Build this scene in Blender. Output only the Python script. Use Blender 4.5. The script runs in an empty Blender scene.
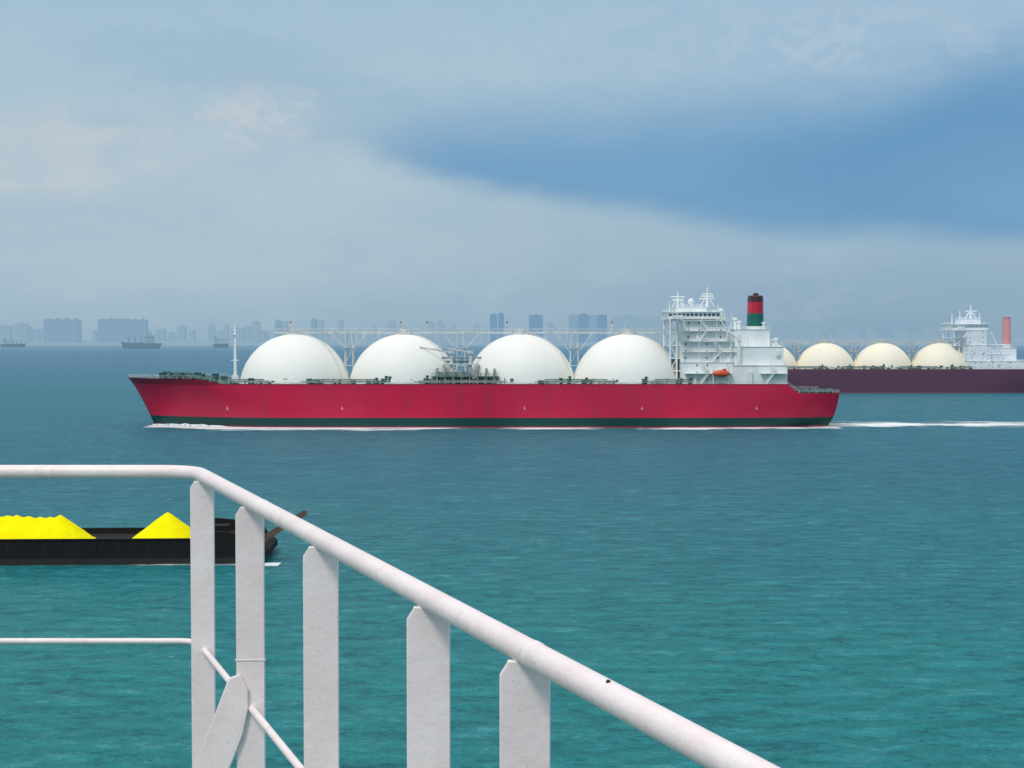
import bpy, math, random, bmesh
from mathutils import Vector, noise as mnoise
random.seed(7)
scene=bpy.context.scene
scene.view_settings.view_transform='Standard'
scene.view_settings.look='None'
scene.view_settings.exposure=0
COL=scene.collection
F=1422.0; CAMZ=35.2

# ------------------------------------------------------------ node helpers
def N(nt,t,**k):
    n=nt.nodes.new(t)
    for a,b in k.items(): setattr(n,a,b)
    return n
def setin(nt,sock,v):
    if isinstance(v,bpy.types.NodeSocket): nt.links.new(v,sock)
    else: sock.default_value=v
def Mth(nt,op,a,b=0.0,c=None,clamp=False):
    n=N(nt,'ShaderNodeMath',operation=op); n.use_clamp=clamp
    setin(nt,n.inputs[0],a); setin(nt,n.inputs[1],b)
    if c is not None: setin(nt,n.inputs[2],c)
    return n.outputs[0]
def Sm(nt,v,lo,hi,a=0.0,b=1.0):
    n=N(nt,'ShaderNodeMapRange',interpolation_type='SMOOTHSTEP')
    for i,x in enumerate((v,lo,hi,a,b)): setin(nt,n.inputs[i],x)
    return n.outputs[0]
def Mix(nt,f,a,b,bt='MIX'):
    n=N(nt,'ShaderNodeMix',data_type='RGBA',blend_type=bt)
    setin(nt,n.inputs[0],f); 
    setin(nt,n.inputs[6],a if isinstance(a,bpy.types.NodeSocket) else (*a,1)[:4])
    setin(nt,n.inputs[7],b if isinstance(b,bpy.types.NodeSocket) else (*b,1)[:4])
    return n.outputs[2]
def Noise(nt,vec,scale,detail=4,rough=.55,sv=None,dist=0):
    if sv is not None:
        m=N(nt,'ShaderNodeMapping'); m.inputs['Scale'].default_value=sv
        nt.links.new(vec,m.inputs['Vector']); vec=m.outputs[0]
    n=N(nt,'ShaderNodeTexNoise'); nt.links.new(vec,n.inputs['Vector'])
    n.inputs['Scale'].default_value=scale; n.inputs['Detail'].default_value=detail
    n.inputs['Roughness'].default_value=rough; n.inputs['Distortion'].default_value=dist
    return n.outputs['Fac']
def newmat(name):
    m=bpy.data.materials.new(name); m.use_nodes=True
    nt=m.node_tree; b=nt.nodes['Principled BSDF']
    return m,nt,b
def haze(b,col):  # emission stands in for aerial haze on distant surfaces
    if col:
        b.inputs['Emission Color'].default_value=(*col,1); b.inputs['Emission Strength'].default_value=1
def paint(name,col,rough=.5,var=.12,scale=.15,sv=(1,1,1),dirt=None,dirtamt=.3,bump=0,metal=0,spec=.4,haze_glow=None):
    m,nt,b=newmat(name)
    tc=N(nt,'ShaderNodeTexCoord').outputs['Object']
    n=Noise(nt,tc,scale,5,.6,sv)
    d=tuple(c*(1-var*2) for c in col); l=tuple(min(1,c*(1+var)) for c in col)
    c=Mix(nt,Sm(nt,n,.3,.7),d,l)
    if dirt:
        n2=Noise(nt,tc,scale*4,6,.65,sv)
        c=Mix(nt,Sm(nt,n2,.58,.75,0,dirtamt),c,dirt)
    nt.links.new(c,b.inputs['Base Color'])
    b.inputs['Roughness'].default_value=rough; b.inputs['Metallic'].default_value=metal
    b.inputs['Specular IOR Level'].default_value=spec
    haze(b,haze_glow)
    if bump:
        bp=N(nt,'ShaderNodeBump'); bp.inputs['Distance'].default_value=bump
        nt.links.new(Noise(nt,tc,scale*6,4),bp.inputs['Height']); nt.links.new(bp.outputs[0],b.inputs['Normal'])
    return m
def bands(name,stops,rough=.45,streak=.15,dirt=(.05,.04,.04),sv=(1,1,.12),scale=.35,soft=.08,haze_glow=None,blot=(.5,.12,.2),blotz=None):
    m,nt,b=newmat(name)
    tc=N(nt,'ShaderNodeTexCoord').outputs['Object']
    sp=N(nt,'ShaderNodeSeparateXYZ'); nt.links.new(tc,sp.inputs[0]); z=sp.outputs[2]
    c=(*stops[0][1],1)
    for zz,cc in stops[1:]:
        c=Mix(nt,Sm(nt,z,zz-soft,zz+soft),c,cc)
    n=Noise(nt,tc,scale,6,.62,sv)
    c=Mix(nt,Sm(nt,n,.45,.8,0,streak*2.2),c,dirt)
    n2=Noise(nt,tc,.03,4,.5)
    f=Sm(nt,n2,.35,.7,0,streak)
    if blotz: f=Mth(nt,'MULTIPLY',f,Sm(nt,z,blotz-.05,blotz+.05))
    c=Mix(nt,f,c,blot)
    nt.links.new(c,b.inputs['Base Color']); b.inputs['Roughness'].default_value=rough
    b.inputs['Specular IOR Level'].default_value=.3; haze(b,haze_glow)
    return m

# ------------------------------------------------------------ mesh helpers
class MB:
    def __init__(s): s.v=[];s.f=[]
    def box(s,x0,x1,y0,y1,z0,z1):
        i=len(s.v)
        s.v+=[(x0,y0,z0),(x1,y0,z0),(x1,y1,z0),(x0,y1,z0),(x0,y0,z1),(x1,y0,z1),(x1,y1,z1),(x0,y1,z1)]
        s.f+=[(i,i+3,i+2,i+1),(i+4,i+5,i+6,i+7),(i,i+1,i+5,i+4),(i+1,i+2,i+6,i+5),(i+2,i+3,i+7,i+6),(i+3,i,i+4,i+7)]
        return s
    def prism(s,poly,axis,a,b):
        i=len(s.v);n=len(poly)
        for t in (a,b):
            for p in poly:
                s.v.append((p[0],t,p[1]) if axis=='y' else ((p[0],p[1],t) if axis=='z' else (t,p[0],p[1])))
        s.f.append(tuple(range(i,i+n)));s.f.append(tuple(range(i+2*n-1,i+n-1,-1)))
        for k in range(n):
            k2=(k+1)%n; s.f.append((i+k,i+n+k,i+n+k2,i+k2))
        return s
    def tube(s,pts,rs,n=8,cap=True):
        pts=[Vector(p) for p in pts]
        if not isinstance(rs,(list,tuple)): rs=[rs]*len(pts)
        i=len(s.v); ref=None
        for k,p in enumerate(pts):
            a=pts[max(k-1,0)];b=pts[min(k+1,len(pts)-1)]
            t=(b-a).normalized()
            if ref is None:
                ref=Vector((0,0,1)) if abs(t.z)<.9 else Vector((1,0,0))
            u=t.cross(ref).normalized(); w=u.cross(t).normalized(); ref=w
            for j in range(n):
                an=2*math.pi*j/n
                s.v.append(tuple(p+(u*math.cos(an)+w*math.sin(an))*rs[k]))
        for k in range(len(pts)-1):
            for j in range(n):
                j2=(j+1)%n
                s.f.append((i+k*n+j,i+(k+1)*n+j,i+(k+1)*n+j2,i+k*n+j2))
        if cap:
            s.f.append(tuple(i+j for j in range(n)))
            e=i+(len(pts)-1)*n; s.f.append(tuple(e+n-1-j for j in range(n)))
        return s
    def bar(s,p,q,r=.12,n=4): return s.tube([p,q],r,n)
    def lathe(s,cx,cy,prof,n=48,sx=1,sy=1):
        i=len(s.v)
        for r,z in prof:
            for j in range(n):
                a=2*math.pi*j/n; s.v.append((cx+r*sx*math.cos(a),cy+r*sy*math.sin(a),z))
        for k in range(len(prof)-1):
            for j in range(n):
                j2=(j+1)%n; s.f.append((i+k*n+j,i+k*n+j2,i+(k+1)*n+j2,i+(k+1)*n+j))
        e=i+(len(prof)-1)*n; s.f.append(tuple(e+j for j in range(n)))
        return s
    def obj(s,name,mat,parent=None,label=None,ang=35,loc=None):
        me=bpy.data.meshes.new(name); me.from_pydata(s.v,[],s.f)
        me.validate(); 
        bm=bmesh.new(); bm.from_mesh(me); bmesh.ops.recalc_face_normals(bm,faces=bm.faces); bm.to_mesh(me); bm.free()
        me.shade_smooth(); me.set_sharp_from_angle(angle=math.radians(ang))
        me.materials.append(mat)
        o=bpy.data.objects.new(name,me); COL.objects.link(o)
        if parent: o.parent=parent
        if loc: o.location=loc
        if label: o["label"]=label
        return o
def empty(name,loc,label,cat,group=None):
    e=bpy.data.objects.new(name,None); COL.objects.link(e); e.location=loc
    e["label"]=label; e["category"]=cat
    if group: e["group"]=group
    return e

# ------------------------------------------------------------ camera
cam=bpy.data.cameras.new("camera"); co=bpy.data.objects.new("camera",cam); COL.objects.link(co)
cam.sensor_width=36; cam.lens=F/1024*36; cam.clip_start=.05; cam.clip_end=200000
PITCH=math.atan(44/F)
co.location=(0,0,CAMZ); co.rotation_euler=(math.pi/2-PITCH,0,0)
scene.camera=co

# ------------------------------------------------------------ world
w=bpy.data.worlds.new("World"); scene.world=w; w.use_nodes=True
nt=w.node_tree; nt.nodes.clear()
out=N(nt,'ShaderNodeOutputWorld')
SUN_EL,SUN_AZ=math.radians(52),math.radians(-150)
sky=N(nt,'ShaderNodeTexSky',sky_type='NISHITA'); sky.sun_disc=False
sky.sun_elevation=SUN_EL; sky.sun_rotation=SUN_AZ; sky.dust_density=3
bg1=N(nt,'ShaderNodeBackground'); nt.links.new(sky.outputs[0],bg1.inputs[0]); bg1.inputs[1].default_value=.08
tc=N(nt,'ShaderNodeTexCoord').outputs['Generated']
sp=N(nt,'ShaderNodeSeparateXYZ'); nt.links.new(tc,sp.inputs[0])
az=Mth(nt,'ARCTAN2',sp.outputs[0],sp.outputs[1]); el=Mth(nt,'ARCSINE',sp.outputs[2])
n1=Noise(nt,tc,1.0,6,.55,(7,7,20)); n2=Noise(nt,tc,1.0,7,.62,(20,20,48)); n3=Noise(nt,tc,1.0,3,.5,(3,3,9))
n4=Noise(nt,tc,1.0,8,.68,(30,30,44),.6)
wn=Mth(nt,'ADD',Mth(nt,'MULTIPLY',Mth(nt,'SUBTRACT',n1,.5),.075),Mth(nt,'MULTIPLY',Mth(nt,'SUBTRACT',n2,.5),.03))
elw=Mth(nt,'ADD',el,wn)
def ramp(fac,stops,interp='EASE'):
    r=N(nt,'ShaderNodeValToRGB'); cr=r.color_ramp; cr.interpolation=interp
    while len(cr.elements)<len(stops): cr.elements.new(.5)
    for e,(p,c) in zip(cr.elements,stops):
        e.position=p; e.color=(c,c,c,1) if not isinstance(c,tuple) else (*c,1)
    nt.links.new(fac,r.inputs[0]); return r.outputs[0]
azf=Mth(nt,'MULTIPLY_ADD',az,1.25,.5,clamp=True)
elf=Mth(nt,'MULTIPLY',elw,4.0,clamp=True)
elr=Mth(nt,'MULTIPLY',el,4.0,clamp=True)
left=ramp(Mth(nt,'ADD',Mth(nt,'MULTIPLY',elf,.6),Mth(nt,'MULTIPLY',elr,.4)),
   [(0,(.31,.46,.57)),(.08,(.35,.49,.60)),(.22,(.415,.545,.63)),(.5,(.45,.575,.65)),(.72,(.40,.555,.665)),(1,(.36,.53,.67))])
right=ramp(Mth(nt,'ADD',Mth(nt,'MULTIPLY',elf,.6),Mth(nt,'MULTIPLY',elr,.4)),
   [(0,(.255,.39,.515)),(.10,(.28,.42,.55)),(.26,(.32,.465,.595)),(.55,(.28,.46,.63)),(.8,(.35,.51,.66)),(1,(.36,.525,.675))])
base=Mix(nt,Sm(nt,Mth(nt,'ADD',az,Mth(nt,'MULTIPLY',Mth(nt,'SUBTRACT',n1,.5),.5)),-.16,.25),left,right)
base=Mix(nt,Sm(nt,n3,.35,.7,0,.20),base,(.46,.58,.67))
base=Mix(nt,Sm(nt,n2,.5,.75,0,.16),base,(.52,.61,.68))
base=Mix(nt,Sm(nt,n1,.5,.3,0,.30),base,(.25,.42,.61))
def azp(px): return (math.atan((px-512)/F))*1.25+.5
def elp(py): return (340-py)/F
Lb=ramp(azf,[(0,elp(110)),(azp(330),elp(148)),(azp(440),elp(180)),(azp(560),elp(204)),(azp(760),elp(228)),(azp(1000),elp(246)),(1,elp(250))],'LINEAR')
Ub=ramp(azf,[(0,elp(145)),(azp(350),elp(128)),(azp(480),elp(120)),(azp(700),elp(120)),(azp(880),elp(108)),(azp(1000),elp(75)),(1,elp(50))],'LINEAR')
e2=Mth(nt,'ADD',el,Mth(nt,'MULTIPLY',wn,.36))
mk=Mth(nt,'MULTIPLY',Sm(nt,Mth(nt,'SUBTRACT',e2,Lb),-.012,.014),Sm(nt,Mth(nt,'SUBTRACT',e2,Ub),.034,-.034))
mk=Mth(nt,'MULTIPLY',mk,Sm(nt,az,-.22,-.02))
base=Mix(nt,Mth(nt,'MULTIPLY',mk,.92),base,Mix(nt,Sm(nt,n3,.3,.7),(.125,.31,.535),(.17,.36,.575)))
def blob(px,py,rx,ry,amt,c,ragged=True):
    global base
    dx=Mth(nt,'DIVIDE',Mth(nt,'SUBTRACT',Mth(nt,'ADD',az,Mth(nt,'MULTIPLY',Mth(nt,'SUBTRACT',n2,.5),.12)),math.atan((px-512)/F)),rx/F)
    dy=Mth(nt,'DIVIDE',Mth(nt,'SUBTRACT',Mth(nt,'ADD',e2,Mth(nt,'MULTIPLY',Mth(nt,'SUBTRACT',n4,.5),.06)),elp(py)),ry/F)
    d=Mth(nt,'ADD',Mth(nt,'MULTIPLY',dx,dx),Mth(nt,'MULTIPLY',dy,dy))
    f=Sm(nt,d,1.6,0,0,amt)
    if ragged: f=Mth(nt,'MULTIPLY',f,Sm(nt,n4,.42,.60,.12,1))
    base=Mix(nt,f,base,c)
blob(65,160,100,45,.42,(.60,.62,.65))
blob(255,118,50,36,.5,(.64,.64,.67))
blob(170,130,140,40,.25,(.54,.60,.66))
blob(290,185,150,40,.35,(.47,.58,.66),False)
blob(640,40,260,45,.30,(.47,.60,.71))
blob(900,50,150,35,.35,(.48,.60,.71))
blob(220,70,150,35,.35,(.29,.46,.62),False)
blob(130,250,260,45,.3,(.44,.56,.64),False)
base=Mix(nt,Sm(nt,el,.3,.9),base,Mix(nt,n1,(.80,.86,.92),(1.15,1.15,1.15)))
bg2=N(nt,'ShaderNodeBackground'); nt.links.new(base,bg2.inputs[0]); bg2.inputs[1].default_value=1.0
mx=N(nt,'ShaderNodeMixShader'); mx.inputs[0].default_value=.95
nt.links.new(bg1.outputs[0],mx.inputs[1]); nt.links.new(bg2.outputs[0],mx.inputs[2]); nt.links.new(mx.outputs[0],out.inputs[0])
sd=bpy.data.lights.new("sun",'SUN'); sd.energy=1.5; sd.angle=math.radians(14); sd.color=(1,.95,.89)
so=bpy.data.objects.new("sun",sd); COL.objects.link(so)
dirv=Vector((math.sin(SUN_AZ)*math.cos(SUN_EL),math.cos(SUN_AZ)*math.cos(SUN_EL),math.sin(SUN_EL)))
so.rotation_euler=(-dirv).to_track_quat('-Z','Y').to_euler()

# ------------------------------------------------------------ sea
m,nt,b=newmat("sea_water")
pos=N(nt,'ShaderNodeNewGeometry').outputs['Position']
vl=N(nt,'ShaderNodeVectorMath',operation='LENGTH'); nt.links.new(pos,vl.inputs[0]); dist=vl.outputs['Value']
big=Noise(nt,pos,.004,5,.6,(.5,1.8,1)); mid=Noise(nt,pos,.035,5,.65,(.5,1.4,1))
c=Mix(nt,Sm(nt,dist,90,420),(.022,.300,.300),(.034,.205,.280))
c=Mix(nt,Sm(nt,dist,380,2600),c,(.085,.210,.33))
c=Mix(nt,Sm(nt,dist,2500,9000),c,(.17,.29,.39))  # distance haze painted into the far water colour
c=Mix(nt,Sm(nt,big,.42,.62,0,.22),c,(.028,.165,.235))
c=Mix(nt,Sm(nt,mid,.5,.72,0,.22),c,(.04,.26,.30))
w1=Noise(nt,pos,.30,6,.74,(.65,1.1,1),.6); w2=Noise(nt,pos,1.0,4,.70,(.65,1.1,1),.4); w3=Noise(nt,pos,.10,5,.68,(.55,1.0,1),.5)
h=Mth(nt,'ADD',Mth(nt,'ADD',Mth(nt,'MULTIPLY',w1,2.2),Mth(nt,'MULTIPLY',w2,.9)),Mth(nt,'MULTIPLY',w3,3.0))
hh_=Mth(nt,'ADD',Mth(nt,'ADD',Mth(nt,'MULTIPLY',w1,.45),Mth(nt,'MULTIPLY',w2,.32)),Mth(nt,'MULTIPLY',w3,.23))
wfade=Sm(nt,dist,6000,900)
c=Mix(nt,Mth(nt,'MULTIPLY',wfade,Sm(nt,hh_,.515,.60,0,.62)),c,(.10,.40,.44))  # crest light painted into the colour from the wave noise
c=Mix(nt,Mth(nt,'MULTIPLY',wfade,Sm(nt,hh_,.49,.41,0,.66)),c,(.008,.115,.155))  # darker troughs: wave shading painted into the water colour
wc=Noise(nt,pos,.20,6,.74,(.45,1.2,1)); wb=Noise(nt,pos,.018,2,.5)
cap=Mth(nt,'MULTIPLY',Sm(nt,wc,.665,.70),Sm(nt,wb,.48,.58))
c=Mix(nt,cap,c,(.70,.76,.79))
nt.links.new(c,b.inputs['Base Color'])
b.inputs['Roughness'].default_value=.40; b.inputs['IOR'].default_value=1.33; b.inputs['Specular IOR Level'].default_value=.15
bp=N(nt,'ShaderNodeBump'); bp.inputs['Strength'].default_value=1; bp.inputs['Distance'].default_value=1.1
nt.links.new(h,bp.inputs['Height']); nt.links.new(bp.outputs[0],b.inputs['Normal'])
S=90000
sea=MB(); sea.v=[(-S,-3000,0),(S,-3000,0),(S,S,0),(-S,S,0)]; sea.f=[(0,1,2,3)]
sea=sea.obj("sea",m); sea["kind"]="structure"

# ------------------------------------------------------------ materials
M_white=paint("white_ship_paint",(.84,.87,.86),.45,.04,.2,(1,1,.3),(.5,.47,.42),.2)
M_dome=paint("tank_white",(.87,.86,.80),.6,.02,.05,(1,1,.5),(.74,.72,.64),.22)
M_domec=paint("tank_cream",(.82,.75,.60),.6,.02,.05,(1,1,.5),(.68,.60,.46),.22,haze_glow=(.06,.06,.06))
M_grey=paint("pale_steel",(.62,.66,.65),.5,.12,.4,(1,1,1),(.3,.25,.2),.3)
M_deck=paint("deck_green",(.05,.16,.13),.6,.15,.2,(1,1,1),(.12,.1,.08),.4)
M_gear=paint("deck_gear_green",(.04,.13,.12),.5,.25,.3,(1,1,1),(.4,.42,.4),.5)
M_pipe=paint("pipework",(.24,.31,.30),.5,.2,.6,(1,1,1),(.5,.4,.2),.5)
M_glass=paint("window_glass",(.10,.13,.15),.2,.2,.3)
M_orange=paint("lifeboat_orange",(.66,.10,.035),.4,.08,.5)
M_hull=bands("crimson_hull",[(-9,(.33,.02,.05)),(.6,(.006,.058,.052)),(4.0,(.58,.013,.06)),(17.1,(.28,.012,.035))],streak=.15,blot=(.56,.07,.14),blotz=4.0)
M_hull2=bands("maroon_hull",[(-9,(.2,.03,.05)),(1.0,(.105,.022,.055)),(15.4,(.16,.06,.08))],streak=.12,haze_glow=(.015,.022,.032),blot=(.05,.03,.04))
M_hw=paint("haze_white_paint",(.74,.78,.80),.6,.04,.2,haze_glow=(.04,.05,.06))
M_hglass=paint("haze_window",(.22,.28,.33),.4,.1,.3)  # glass colour lightened to carry the distance haze
M_mark=paint("white_marking",(.66,.55,.56),.5,.1,1)

def foam_mat(name,scale,lo):
    m,nt,b=newmat(name)
    pos=N(nt,'ShaderNodeNewGeometry').outputs['Position']
    at=N(nt,'ShaderNodeAttribute',attribute_name="dens").outputs['Fac']
    n=Noise(nt,pos,scale,6,.72,(.22,.8,1),.3)
    n2=Noise(nt,pos,.05,3,.6,(.6,1.2,1))
    q=Mth(nt,'ADD',n,Mth(nt,'MULTIPLY',at,.5)); q=Mth(nt,'ADD',q,Mth(nt,'MULTIPLY',Mth(nt,'SUBTRACT',n2,.5),.9))
    a=Mth(nt,'MULTIPLY',Sm(nt,q,lo,lo+.28,0,.97),Sm(nt,at,0,.12))
    b.inputs['Base Color'].default_value=(.84,.89,.91,1); b.inputs['Roughness'].default_value=.8
    nt.links.new(a,b.inputs['Alpha']); return m
M_foam=foam_mat("foam",.35,.66)
def foam(name,rows,label,z=.12):
    v=[];f=[];d=[]
    n=len(rows[0][1])
    for x,ys in rows:
        for y,q in ys: v.append((x,y,z)); d.append(q)
    for i in range(len(rows)-1):
        for j in range(n-1):
            a=i*n+j; f.append((a,a+n,a+n+1,a+1))
    me=bpy.data.meshes.new(name); me.from_pydata(v,[],f)
    at=me.attributes.new("dens",'FLOAT','POINT')
    for i,q in enumerate(d): at.data[i].value=q
    me.materials.append(M_foam)
    o=bpy.data.objects.new(name,me); COL.objects.link(o); o["kind"]="stuff"; o["label"]=label; o["category"]="foam"
    return o

# ------------------------------------------------------------ gas carrier builder
def carrier(P):
    e=empty("gas_carrier_ship",P['loc'],P['label'],"ship",None)
    xb,xe,HB=P['bow'],P['stern'],P['hb']; zd=P['deck']; zf=P['fc']; zs=P['aft']; rake=P['rake']
    step=P['step']
    def ztop(x):
        if x<xb+34: return zf
        if x<xb+44: return zf+(zd-zf)*(x-xb-34)/10
        if x<step: return zd
        if x<step+5: return zd+(zs-zd)*(x-step)/5
        return zs
    NL=16
    L=xe-xb
    xs=[0,.8,2,4,6.5,9.5,13,17,22,28,34,39,44,52,62,75,95]
    k=110
    while xb+k<step-4: xs.append(k); k+=15
    xs+= [step-xb,step-xb+5,L-13,L-10,L-7,L-5,L-3,L-1.5,L-.6,L]
    xs=sorted(set(xs))
    def halfw(x,t,zfrac):
        stem=xb+rake*(1-zfrac)**.8
        Lb=40+38*(1-zfrac)
        q=max(0,min(1,(x-stem)/Lb)); w=HB*(1-(1-q)**2.1)**.85
        Ls=26+36*(1-zfrac)**1.5; q=max(0,min(1,(xe-x)/Ls)); w2=HB*( (.84-.30*(1-zfrac)) +(.16+.30*(1-zfrac))*(1-(1-q)**2))
        return min(w,w2)
    hull=MB(); ringL=[]
    for side in (-1,1):
        idx=[]
        for x0 in xs:
            col=[]
            for l in range(NL+1):
                fr=l/NL
                zt=ztop(xb+x0)
                q=max(0,(x0-(L-13))/13); zb=-4+ (7.6*q**3.2)
                z=zb+(zt-zb)*fr
                zfrac=max(0,min(1,z/zt)); 
                stem=xb+rake*(1-zfrac)**.8
                x=xb+x0
                if x<xb+60: x=stem+(xb+60-stem)*(x0/60.)
                if x0>L-13:
                    x=xb+x0-(1-fr)**2*1.6*((x0-(L-13))/13)
                w=halfw(x,0,zfrac)
                col.append(len(hull.v)); hull.v.append((x,side*w,z))
            idx.append(col)
        for i in range(len(xs)-1):
            for l in range(NL):
                hull.f.append((idx[i][l],idx[i+1][l],idx[i+1][l+1],idx[i][l+1]))
        ringL.append(idx)
    a,bb=ringL
    for l in range(NL): hull.f.append((a[-1][l],bb[-1][l],bb[-1][l+1],a[-1][l+1]))
    hull.obj("hull",P['hullmat'],e,ang=50)
    dk=MB()
    for i in range(len(xs)):
        for id_ in (a[i][NL],bb[i][NL]):
            v=hull.v[id_]; dk.v.append((v[0],v[1]*.985,v[2]-.25))
    for i in range(len(xs)-1): dk.f.append((2*i,2*i+2,2*i+3,2*i+1))
    dk.obj("deck",M_deck,e)
    for x in P.get('marks',[]):
        mk=MB().box(x-.12,x+.12,-HB-.06,-HB+.02,7.6,8.6); mk.box(x-.4,x+.4,-HB-.06,-HB+.02,7.35,7.59)
        mk.obj("hull_marking",M_mark,e)
    g=MB(); 
    pts=[(hull.v[a[i][NL]]) for i in range(len(xs))]
    for sgn in (1,-1):
        for h in (.6,1.2):
            g.tube([(p[0],p[1]*sgn*.99,p[2]+h) for p in pts],.05,4)
        for p,q in zip(pts[:-1],pts[1:]):
            n=max(1,int((q[0]-p[0])/3))
            for k in range(n):
                t=k/n; x=p[0]+(q[0]-p[0])*t; y=(p[1]+(q[1]-p[1])*t)*sgn*.99; z=p[2]+(q[2]-p[2])*t
                g.box(x-.05,x+.05,y-.05,y+.05,z-.1,z+1.2)
    g.obj("guard_rail",P['pale'],e)
    R=P['R']; zc=P['zc']
    for cx in P['domes']:
        a0=math.asin((zd+.6-zc)/R)
        prof=[(R*math.cos(a0)+.35,zd-.3),(R*math.cos(a0)+.35,zd+.5)]
        for k in range(29):
            an=a0+(math.pi/2-a0)*k/28
            prof.append((max(R*math.cos(an),.3),zc+R*math.sin(an)))
        d=MB().lathe(cx,0,prof,72).obj("tank_dome",P['dome'],e,ang=60)
        zt=zc+R
        cap=MB().lathe(cx,0,[(3.4,zt-.6),(3.4,zt+.25),(1.6,zt+.3),(1.6,zt+1.6),(1.0,zt+2.0)],20)
        for k in range(10):
            an=k*math.pi/5; cap.bar((cx+3.3*math.cos(an),3.3*math.sin(an),zt),(cx+3.3*math.cos(an),3.3*math.sin(an),zt+1.4),.07)
        cap.tube([(cx+3.3*math.cos(k*math.pi/10),3.3*math.sin(k*math.pi/10),zt+1.4) for k in range(21)],.07,4)
        cap.tube([(cx-1,0,zt+1.5),(cx-1,0,zt+4.8)],.22,6)
        cap.obj("dome_cap",P['pale'],d)
        if P.get('stair') is not None:
            st=MB(); th=math.radians(P['stair']); P1=[];P2=[]
            for k in range(18):
                an=a0+(math.pi/2-a0)*(k/18)*.97
                rr=(R+.25)*math.cos(an); zz=zc+(R+.25)*math.sin(an)
                tx,ty=math.cos(th),math.sin(th); nx,ny=-ty,tx
                P1.append((cx+rr*tx+nx*.4,rr*ty+ny*.4,zz+.4)); P2.append((cx+rr*tx-nx*.4,rr*ty-ny*.4,zz+.4))
                st.bar((cx+rr*tx,rr*ty,zz-.3),(cx+rr*tx+nx*.4,rr*ty+ny*.4,zz+.4),.05)
            st.tube(P1,.06,4); st.tube(P2,.06,4)
            st.obj("stairway",P['pale'],d)
    zw=P['walk']; wx0,wx1=P['walkx']
    t=MB(); n=int((wx1-wx0)/5.2)
    for y in (-1.3,1.3):
        t.bar((wx0,y,zw),(wx1,y,zw),.18); t.bar((wx0,y,zw+1.7),(wx1,y,zw+1.7),.11)
        for k in range(n+1):
            x=wx0+(wx1-wx0)*k/n
            t.bar((x,y,zw),(x,y,zw+1.7),.09)
    t.box(wx0,wx1,-1.2,1.2,zw-.05,zw+.1)
    for y in (-.7,.2,.8): t.tube([(wx0,y,zw+.4),(wx1,y,zw+.4)],.24,6)
    t.obj("walkway",P['pale'],e)
    for si,sx in enumerate(P['supports']):
        s=MB()
        for dx in (-2.0,2.0):
            for y in (-3,3):
                s.bar((sx+dx,y,zd-.3),(sx+dx*.6,y*.5,zw),.24,6)
        for z in (zd+7,zd+14):
            for y in (-2.6,2.6): s.bar((sx-2,y,z),(sx+2,y,z),.13)
        s.bar((sx-2,-2.6,zd+7),(sx+1.6,-2.4,zd+14),.1); s.bar((sx+2,-2.6,zd),(sx-2,-2.6,zd+7),.1)
        s.bar((sx-7.5,-1.3,zw-.1),(sx-1.6,-2.2,zw-6-si),.17); s.bar((sx+7.5,-1.3,zw-.1),(sx+1.6,-2.2,zw-6-si),.17)
        s.box(sx-2.6,sx+2.6,-3,3,zw-6.2,zw-6.0)
        s.obj("walkway_support",P['pale'],e)
    r=random.Random(P['seed'])
    pp=MB()
    for y,zz,rr in ((-HB+2.2,zd+1.1,.35),(-HB+1.4,zd+.8,.22),(-HB+3.0,zd+1.7,.28)):
        pp.tube([(P['domes'][0]-R,y,zz),(P['house'],y,zz)],rr,6)
    x=P['domes'][0]-R
    while x<P['house']:
        pp.box(x-.15,x+.15,-HB+1.1,-HB+3.4,zd-.3,zd+1.5+r.random()*.8)
        x+=r.uniform(3,8)
    pp.obj("deck_piping",M_pipe,e)
    for k in range(44):
        gg=MB()
        x=r.uniform(P['domes'][0]-R,P['house']); s=r.uniform(.4,1.3); y=-HB+r.uniform(.9,2.2); h=r.uniform(.6,2.4)
        gg.box(x-s,x+s,y-.4,y+.4,zd-.3,zd+h)
        if r.random()<.4: gg.lathe(x+s-.2,y,[(.4,zd-.2),(.4,zd+h*1.2),(.7,zd+h*1.25),(.6,zd+h*1.5)],8)
        gg.obj("deck_fitting",M_gear,e)
    for k in range(P.get('fcn',16)):
        fg=MB()
        x=r.uniform(xb+14,P['domes'][0]-R-4); wd=max(2,halfw(x,0,1)-2.5); y=-r.uniform(.1,1)*wd; z=ztop(x)
        if k%2:
            q=r.uniform(.7,1.3); fg.tube([(x-1.6,y,z+q),(x+1.6,y,z+q)],q,10); fg.box(x-2,x-1.55,y-1,y+1,z-.3,z+2*q); fg.box(x+1.55,x+2,y-1,y+1,z-.3,z+2*q)
            fg.obj("mooring_winch",M_gear,e)
        else:
            hq=r.uniform(1,2.6); fg.box(x-1.2,x+1.2,y-1,y+1,z-.3,z+hq); fg.box(x-1.4,x+1.4,y-1.2,y+1.2,z+hq-.01,z+hq+.15)
            fg.obj("deck_locker",M_gear,e)
    mxx=P['mast'][0]; mt=P['mast'][1]
    ms=MB().tube([(mxx,0,zd-.3),(mxx,0,mt)],[.75,.28],10)
    ms.box(mxx-1.6,mxx+1.6,-.5,.5,zd+9,zd+9.3); ms.box(mxx-1,mxx+1,-1.4,1.4,mt-4,mt-3.8)
    ms.box(mxx-.5,mxx+.5,-.5,.5,mt-2.6,mt-1.8); ms.box(mxx-1.2,mxx+1.2,-1.2,1.2,zd-.3,zd+3)
    for z in range(int(zd)+3,int(mt)-3): ms.bar((mxx+.5,-.5,z),(mxx-.1,-.5,z),.06)
    ms.obj("foremast",P['white'],e)
    return e

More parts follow.
